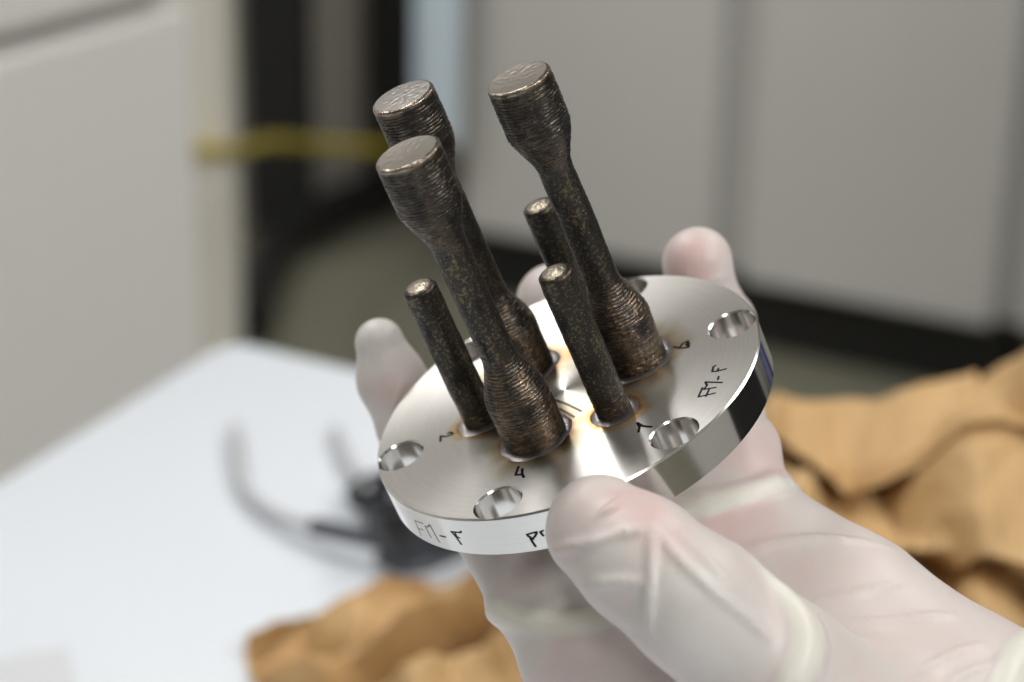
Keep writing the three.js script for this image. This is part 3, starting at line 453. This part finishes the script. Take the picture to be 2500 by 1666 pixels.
FOLDS.push(...[[[8.01,-55.37,3.56,0.28],[7.8,-55.96,3.31,0.45],[7.49,-56.78,2.93,0.63],[7.14,-57.6,2.44,0.8],[6.79,-58.34,1.92,0.8],[6.47,-59.01,1.41,0.8],[6.13,-59.67,0.87,0.8],[5.78,-60.32,0.29,0.8],[5.42,-60.96,-0.33,0.8],[5.04,-61.6,-1.01,0.8],[4.64,-62.22,-1.76,0.8],[4.22,-62.8,-2.55,0.8],[3.79,-63.29,-3.43,0.8],[3.3,-63.78,-4.44,0.8],[2.75,-64.17,-5.62,0.63],[2.24,-64.36,-6.8,0.45],[1.88,-64.41,-7.67,0.28]],[[8.25,-55.6,3.25,0.24],[8.43,-56.21,2.79,0.4],[8.7,-57.05,2.11,0.55],[9.02,-58.03,1.38,0.7],[9.38,-58.99,0.71,0.7],[9.77,-59.88,0.14,0.7],[10.21,-60.79,-0.4,0.7],[10.68,-61.66,-0.97,0.7],[11.17,-62.51,-1.6,0.7],[11.67,-63.33,-2.31,0.7],[12.19,-64.04,-3.12,0.7],[12.74,-64.65,-4.03,0.7],[13.31,-65.13,-5.04,0.7],[13.94,-65.47,-6.17,0.7],[14.63,-65.75,-7.39,0.7],[15.31,-65.96,-8.64,0.7],[15.94,-66.13,-9.92,0.7],[16.56,-66.4,-11.22,0.7],[17.17,-66.82,-12.48,0.55],[17.7,-67.3,-13.52,0.4],[18.07,-67.66,-14.21,0.24]],[[0.97,-54.76,4.38,0.28],[1.74,-55.04,4.43,0.45],[2.83,-55.36,4.46,0.63],[4.01,-55.61,4.42,0.8],[5.03,-55.69,4.28,0.8],[5.9,-55.7,4.11,0.8],[6.74,-55.63,3.86,0.63],[7.45,-55.55,3.64,0.45],[7.95,-55.48,3.47,0.28]],[[-7.96,-47.47,0.9,0.32],[-7.27,-48.4,1.41,0.51],[-6.31,-49.45,1.93,0.7],[-5.28,-50.52,2.46,0.9],[-4.38,-51.42,2.88,0.9],[-3.66,-52.07,3.16,0.9],[-3.01,-52.66,3.39,0.9],[-2.38,-53.15,3.57,0.9],[-1.71,-53.61,3.75,0.9],[-0.91,-54.09,3.98,0.9],[-0.05,-54.48,4.16,0.7],[0.73,-54.77,4.29,0.51],[1.27,-54.94,4.36,0.32]],[[-5.49,-54.37,-2.41,0.28],[-4.46,-55.83,-1.65,0.45],[-3.06,-57.28,-0.97,0.63],[-1.57,-58.35,-0.62,0.8],[-0.23,-59.12,-0.54,0.8],[1.06,-59.83,-0.63,0.8],[2.37,-60.52,-0.87,0.63],[3.53,-61.16,-1.1,0.45],[4.33,-61.61,-1.25,0.28]],[[0.16,-50.53,5.84,0.21],[0.69,-50.57,5.93,0.34],[1.44,-50.59,6.02,0.47],[2.25,-50.52,6.1,0.6],[2.94,-50.33,6.14,0.6],[3.52,-49.95,6.14,0.6],[4.06,-49.48,6.14,0.47],[4.51,-48.93,6.08,0.34],[4.82,-48.53,6.03,0.21]],[[11.33,-55.87,1.1,0.21],[11.72,-56.65,0.59,0.34],[12.29,-57.85,-0.08,0.47],[12.92,-59.2,-0.81,0.6],[13.5,-60.43,-1.51,0.6],[14.02,-61.41,-2.25,0.6],[14.52,-62.24,-3.09,0.6],[15.02,-62.9,-4.03,0.6],[15.53,-63.37,-5.04,0.6],[16.11,-63.71,-6.21,0.6],[16.75,-63.97,-7.46,0.47],[17.32,-64.14,-8.6,0.34],[17.73,-64.25,-9.4,0.21]],[[17.52,-54.36,-6.71,0.84],[18.84,-56.22,-8.9,1.36],[19.88,-58.17,-11.21,1.88],[21.14,-60.09,-13.43,2.4],[21.4,-60.46,-13.85,2.4],[21.78,-61.03,-14.42,2.4],[22.16,-61.67,-15.04,2.4],[22.44,-62.34,-15.55,2.4],[22.6,-62.98,-15.99,2.4],[22.69,-63.67,-16.38,2.4],[22.73,-64.31,-16.78,2.4],[22.7,-64.93,-17.16,2.4],[22.6,-65.57,-17.48,2.4],[22.44,-66.15,-17.82,2.4],[22.23,-66.71,-18.13,2.4],[21.99,-67.23,-18.43,2.4],[21.71,-67.71,-18.7,2.4],[21.4,-68.17,-18.92,2.4],[21.05,-68.58,-19.16,2.4],[20.65,-68.98,-19.41,2.4],[20.2,-69.38,-19.67,2.4],[19.7,-69.76,-19.94,2.4],[19.16,-70.12,-20.25,2.4],[18.59,-70.46,-20.6,2.4],[17.92,-70.81,-21.06,2.4],[17.16,-71.14,-21.62,2.4],[16.46,-71.38,-22.18,2.4],[15.96,-71.51,-22.57,2.4],[13.62,-71.53,-24.54,1.88],[11.51,-70.78,-26.5,1.36],[9.73,-69.32,-28.42,0.84]],[[25.59,-59.3,-17.72,0.28],[25.56,-61.03,-17.62,0.45],[25.52,-62.85,-17.95,0.63],[25.43,-64.46,-18.57,0.8],[25.22,-65.76,-19.16,0.8],[24.9,-66.74,-19.6,0.8],[24.49,-67.59,-19.98,0.8],[23.99,-68.42,-20.34,0.8],[23.41,-69.22,-20.83,0.8],[22.64,-70.11,-21.52,0.8],[21.73,-70.96,-22.39,0.63],[20.87,-71.59,-23.3,0.45],[20.27,-71.93,-24.01,0.28]],[[-24.35,-11.33,-26.73,0.8],[-24.5,-14.36,-25.9,1.3],[-24.27,-17.34,-24.89,1.8],[-23.69,-20.24,-23.79,2.3],[-23.15,-21.83,-23.16,2.3],[-22.49,-23.42,-22.64,2.3],[-21.76,-24.99,-22.21,2.3],[-21.03,-26.4,-21.87,2.3],[-20.28,-27.76,-21.6,2.3],[-19.47,-29.24,-21.35,2.3],[-18.61,-30.77,-21.06,2.3],[-17.73,-32.24,-20.74,2.3],[-16.83,-33.53,-20.48,2.3],[-15.91,-34.72,-20.27,2.3],[-14.97,-35.72,-20.13,2.3],[-14.0,-36.56,-20.06,2.3],[-12.99,-37.26,-20.03,2.3],[-11.96,-37.78,-20.05,2.3],[-10.9,-38.16,-20.13,2.3],[-9.81,-38.33,-20.31,2.3],[-8.54,-38.33,-20.55,2.3],[-7.15,-38.13,-20.9,2.3],[-4.44,-37.5,-22.2,1.8],[-1.96,-36.74,-23.95,1.3],[0.44,-35.94,-25.91,0.8]],[[5.79,-18.39,-19.71,0.66],[8.7,-18.07,-20.86,1.08],[11.73,-17.88,-21.46,1.49],[14.93,-17.81,-21.65,1.9],[15.66,-17.78,-21.73,1.9],[16.7,-17.68,-21.87,1.9],[17.86,-17.54,-22.06,1.9],[18.96,-17.35,-22.29,1.9],[20.0,-17.23,-22.52,1.9],[21.02,-17.03,-22.79,1.9],[22.05,-16.76,-23.1,1.9],[23.07,-16.41,-23.45,1.9],[24.19,-15.9,-23.88,1.9],[25.38,-15.2,-24.44,1.9],[26.44,-14.34,-25.07,1.9],[27.17,-13.59,-25.61,1.9],[28.71,-11.58,-27.4,1.49],[29.66,-9.65,-29.54,1.08],[29.93,-7.9,-31.96,0.66]],[[4.82,-14.45,-18.68,0.45],[7.89,-14.86,-19.46,0.74],[10.99,-15.27,-20.04,1.02],[14.14,-15.71,-20.38,1.3],[14.86,-15.8,-20.49,1.3],[15.88,-15.89,-20.67,1.3],[17.05,-15.96,-20.9,1.3],[18.2,-15.94,-21.15,1.3],[19.34,-15.9,-21.43,1.3],[20.54,-15.74,-21.78,1.3],[21.75,-15.48,-22.2,1.3],[22.92,-15.12,-22.62,1.3],[24.12,-14.52,-23.1,1.3],[25.34,-13.65,-23.68,1.3],[26.42,-12.6,-24.33,1.3],[27.17,-11.68,-24.91,1.3],[28.52,-9.43,-26.58,1.02],[29.26,-7.16,-28.47,0.74],[29.25,-4.92,-30.46,0.45]],[[11.39,-26.41,-24.67,0.35],[14.53,-26.55,-25.24,0.57],[17.69,-26.72,-25.74,0.78],[20.84,-26.91,-26.2,1.0],[21.68,-26.93,-26.39,1.0],[22.88,-26.96,-26.65,1.0],[24.23,-26.98,-26.97,1.0],[25.49,-27.01,-27.31,1.0],[26.64,-27.05,-27.66,1.0],[27.77,-27.1,-28.02,1.0],[28.89,-27.17,-28.4,1.0],[30.0,-27.25,-28.8,1.0],[31.19,-27.4,-29.28,1.0],[32.44,-27.56,-29.81,1.0],[33.54,-27.69,-30.32,1.0],[34.3,-27.73,-30.71,1.0],[37.01,-27.87,-32.36,0.78],[39.51,-28.02,-34.29,0.57],[41.68,-28.17,-36.53,0.35]],[[40.28,-36.48,-36.57,0.21],[39.18,-37.06,-35.95,0.34],[37.62,-37.71,-35.2,0.47],[35.87,-38.29,-34.46,0.6],[34.19,-38.67,-33.83,0.6],[32.53,-38.94,-33.23,0.6],[30.79,-39.06,-32.69,0.6],[29.12,-39.11,-32.2,0.47],[27.67,-39.1,-31.82,0.34],[26.43,-39.0,-31.55,0.21]],[[46.26,-42.21,-41.99,0.28],[45.37,-42.5,-41.43,0.45],[44.1,-42.78,-40.73,0.63],[42.64,-43.04,-39.98,0.8],[41.15,-43.27,-39.28,0.8],[39.6,-43.52,-38.6,0.8],[37.93,-43.75,-37.94,0.8],[36.26,-43.94,-37.29,0.8],[34.72,-44.09,-36.64,0.8],[33.29,-44.07,-36.04,0.8],[31.9,-43.96,-35.46,0.63],[30.71,-43.79,-34.97,0.45],[29.87,-43.62,-34.68,0.28]],[[48.53,-49.31,-43.81,0.21],[47.55,-49.86,-43.31,0.34],[46.16,-50.57,-42.66,0.47],[44.54,-51.36,-41.97,0.6],[42.88,-52.22,-41.31,0.6],[40.99,-53.35,-40.58,0.6],[38.81,-55.05,-39.49,0.47],[36.8,-57.63,-37.68,0.34],[35.42,-59.58,-36.3,0.21]],[[50.04,-53.04,-45.4,0.21],[48.82,-53.7,-44.8,0.34],[47.1,-54.57,-43.99,0.47],[45.17,-55.49,-43.2,0.6],[43.33,-56.44,-42.55,0.6],[41.43,-57.73,-41.89,0.6],[39.39,-59.58,-40.95,0.47],[37.56,-61.74,-39.74,0.34],[36.31,-63.19,-38.93,0.21]],[[56.68,-40.18,-53.56,0.91],[56.2,-42.75,-51.82,1.47],[55.38,-45.4,-50.32,2.04],[54.28,-48.09,-49.05,2.6],[53.91,-48.86,-48.74,2.6],[53.4,-49.84,-48.41,2.6],[52.83,-50.88,-48.07,2.6],[52.31,-51.77,-47.83,2.6],[51.84,-52.54,-47.61,2.6],[51.39,-53.24,-47.46,2.6],[50.94,-53.93,-47.33,2.6],[50.48,-54.69,-47.2,2.6],[50.01,-55.44,-47.14,2.6],[49.53,-56.19,-47.1,2.6],[49.04,-56.96,-47.1,2.6],[48.55,-57.81,-47.16,2.6],[48.04,-58.77,-47.27,2.6],[47.53,-59.73,-47.48,2.6],[47.01,-60.71,-47.76,2.6],[46.52,-61.66,-48.09,2.6],[45.99,-62.69,-48.53,2.6],[45.46,-63.76,-49.08,2.6],[44.99,-64.71,-49.6,2.6],[44.67,-65.31,-50.01,2.6],[43.25,-67.51,-51.81,2.04],[41.71,-69.47,-53.76,1.47],[40.04,-71.11,-55.87,0.91]],[[27.51,28.22,-5.56,0.21],[28.06,28.11,-5.49,0.34],[28.85,28.02,-5.43,0.47],[29.76,28.04,-5.43,0.6],[30.67,28.18,-5.52,0.6],[31.68,28.54,-5.78,0.6],[32.8,29.22,-6.23,0.47],[33.84,30.27,-6.88,0.34],[34.58,31.69,-7.7,0.21]],[[-33.32,23.73,-3.91,0.17],[-32.77,23.54,-3.27,0.28],[-32.01,23.33,-2.38,0.39],[-31.19,23.29,-1.52,0.5],[-30.46,23.37,-0.83,0.5],[-29.79,23.48,-0.27,0.5],[-29.12,23.74,0.19,0.39],[-28.54,24.06,0.52,0.28],[-28.15,24.33,0.74,0.17]]]);
for (const f of FOLDS) { const c = [0, 1, 2].map((k) => f.reduce((s, q) => s + q[k], 0) / f.length); f.ball = [...c, Math.max(...f.map((q) => Math.hypot(q[0] - c[0], q[1] - c[1], q[2] - c[2]) + 5)) ** 2]; }
function bone(p, a, b) {                                             // signed distance to a tapered capsule
  const bx = b[0] - a[0], by = b[1] - a[1], bz = b[2] - a[2], px = p[0] - a[0], py = p[1] - a[1], pz = p[2] - a[2];
  const t = clamp((px * bx + py * by + pz * bz) / (bx * bx + by * by + bz * bz));
  return Math.hypot(px - bx * t, py - by * t, pz - bz * t) - (a[3] + (b[3] - a[3]) * t);
}
const smin = (a, b, k) => { const h = Math.max(0, k - Math.abs(a - b)) / k; return Math.min(a, b) - h * h * k * 0.25; };
const chainDist = (p, c, k) => { let d = 1e9; for (let i = 0; i + 1 < c.length; i++) d = i ? smin(d, bone(p, c[i], c[i + 1]), k) : bone(p, c[i], c[i + 1]); return d; };
function flangeDist(p) { const r = Math.hypot(p[0], p[1]) - RIM - 0.12, z = Math.abs(p[2] + THICK / 2) - THICK / 2 - 0.12; return Math.min(Math.max(r, z), 0) + Math.hypot(Math.max(r, 0), Math.max(z, 0)); }
function handDist(p) {
  let palm = 1e9; for (const c of PALM) palm = smin(palm, chainDist(p, c, 3), 9);
  let d = palm;
  for (const n of ['index', 'middle', 'ring', 'little']) d = smin(d, chainDist(p, CHAINS[n], n === 'ring' ? 1 : 2.2), n === 'index' ? 4 : 3);
  d = smin(d, chainDist(p, CHAINS.thumb, 3), 3.5);
  if (d < 5 && d > -5) for (const f of FOLDS) { const b = f.ball; if ((p[0] - b[0]) ** 2 + (p[1] - b[1]) ** 2 + (p[2] - b[2]) ** 2 < b[3]) d = smin(d, chainDist(p, f, 0.4), f[Math.floor(f.length / 2)][3] > 1.2 ? 1.6 : 0.7); }
  d += 0.30 * N(p[0] * 0.10, p[1] * 0.10, p[2] * 0.10) + 0.05 * N(p[0] * 0.4 + p[1] * 0.2, p[1] * 0.3, p[2] * 0.4);
  const f = flangeDist(p);
  return Math.max(d, -f);
}
function surfaceNet(dist, lo, hi, cell) {                            // dual contouring on a grid: one vertex per crossed cell
  const n = lo.map((l, k) => Math.ceil((hi[k] - l) / cell) + 1), [nx, ny, nz] = n, S = new Float32Array(nx * ny * nz), at = (i, j, k) => (k * ny + j) * nx + i, step = 4;
  // coarse pass first: skip blocks that are far from the surface
  for (let k = 0; k < nz; k += step) for (let j = 0; j < ny; j += step) for (let i = 0; i < nx; i += step) {
    const c = [lo[0] + (i + 1.5) * cell, lo[1] + (j + 1.5) * cell, lo[2] + (k + 1.5) * cell], d = dist(c), far = Math.abs(d) > cell * 6.5;
    for (let z = k; z < Math.min(nz, k + step); z++) for (let y = j; y < Math.min(ny, j + step); y++) for (let x = i; x < Math.min(nx, i + step); x++) S[at(x, y, z)] = far ? d : dist([lo[0] + x * cell, lo[1] + y * cell, lo[2] + z * cell]);
  }
  const id = new Int32Array(nx * ny * nz).fill(-1), pos = [], ix = [];
  for (let k = 0; k + 1 < nz; k++) for (let j = 0; j + 1 < ny; j++) for (let i = 0; i + 1 < nx; i++) {
    let c = 0, x = 0, y = 0, z = 0, m = 0; const v = [];
    for (let q = 0; q < 8; q++) { v[q] = S[at(i + (q & 1), j + (q >> 1 & 1), k + (q >> 2))]; if (v[q] < 0) m |= 1 << q; }
    if (m === 0 || m === 255) continue;
    for (let a = 0; a < 8; a++) for (const b of [a | 1, a | 2, a | 4]) if (a !== b && (v[a] < 0) !== (v[b] < 0)) {
      const t = v[a] / (v[a] - v[b]); c++; x += mix(a & 1, b & 1, t); y += mix(a >> 1 & 1, b >> 1 & 1, t); z += mix(a >> 2, b >> 2, t);
    }
    id[at(i, j, k)] = pos.length / 3; pos.push(lo[0] + (i + x / c) * cell, lo[1] + (j + y / c) * cell, lo[2] + (k + z / c) * cell);
  }
  const quad = (a, b, c, d, f) => { if (a < 0 || b < 0 || c < 0 || d < 0) return; if (f) ix.push(a, b, c, a, c, d); else ix.push(a, c, b, a, d, c); };
  for (let k = 1; k + 1 < nz; k++) for (let j = 1; j + 1 < ny; j++) for (let i = 1; i + 1 < nx; i++) {
    const s = S[at(i, j, k)] < 0;
    if (s !== S[at(i + 1, j, k)] < 0) quad(id[at(i, j - 1, k - 1)], id[at(i, j, k - 1)], id[at(i, j, k)], id[at(i, j - 1, k)], s);
    if (s !== S[at(i, j + 1, k)] < 0) quad(id[at(i - 1, j, k - 1)], id[at(i - 1, j, k)], id[at(i, j, k)], id[at(i, j, k - 1)], s);
    if (s !== S[at(i, j, k + 1)] < 0) quad(id[at(i - 1, j - 1, k)], id[at(i, j - 1, k)], id[at(i, j, k)], id[at(i - 1, j, k)], s);
  }
  return { pos, ix };
}
{
  const hand = place(thing('gloved_hand', 'left hand in a thin white rubber glove gripping the flange from below', 'hand'));
  const { pos, ix } = surfaceNet(handDist, [-46, -82, -96], [72, 58, 16], 0.64);
  const col = [], out = [];
  for (let i = 0; i < pos.length; i += 3) {
    const p = [pos[i], pos[i + 1], pos[i + 2]];
    out.push(p[0] / 1000, p[2] / 1000, -p[1] / 1000);
    // skin shows through where the glove is stretched tight: uneven pink patches
    let pink = 0.22 + 0.5 * fbm(p[0] * 0.05, p[1] * 0.05 + 4, p[2] * 0.05, 3) + 0.12 * N(p[0] * 0.4, p[1] * 0.4, p[2] * 0.4);
    for (const [x, y, n, r, w] of PINK) { const d = Math.hypot(p[0] - x, p[1] - y, p[2] - n); pink += w * smooth(r, r * 0.3, d + 1.5 * N(p[0] * 0.3, p[1] * 0.3, p[2] * 0.3)); }
    pink = clamp(pink);
    let band = 0; for (const f of FOLDS) if (f[Math.floor(f.length / 2)][3] > 1.6) { const b = f.ball; if ((p[0] - b[0]) ** 2 + (p[1] - b[1]) ** 2 + (p[2] - b[2]) ** 2 < b[3]) band = Math.max(band, smooth(0.7, -0.1, chainDist(p, f, 0.5))); }
    pink *= 1 - 0.9 * band;
    const skin = [mix(0.57, 0.585, pink), mix(0.54, 0.425, pink), mix(0.515, 0.405, pink)]; col.push(mix(skin[0], 0.66, band), mix(skin[1], 0.64, band), mix(skin[2], 0.57, band));
  }
  const g = new THREE.BufferGeometry();
  g.setAttribute('position', new THREE.Float32BufferAttribute(out, 3)); g.setAttribute('color', new THREE.Float32BufferAttribute(col, 3)); g.setIndex(ix); g.computeVertexNormals();
  part('glove', g, new THREE.MeshPhysicalMaterial({ vertexColors: true, roughness: 0.44, sheen: 0.15, sheenColor: new THREE.Color(0.9, 0.85, 0.82), sheenRoughness: 0.6 }), hand);
}

scene.traverse((o) => { if (o.isMesh) o.castShadow = o.receiveShadow = true; });
renderer.render(scene, camera);
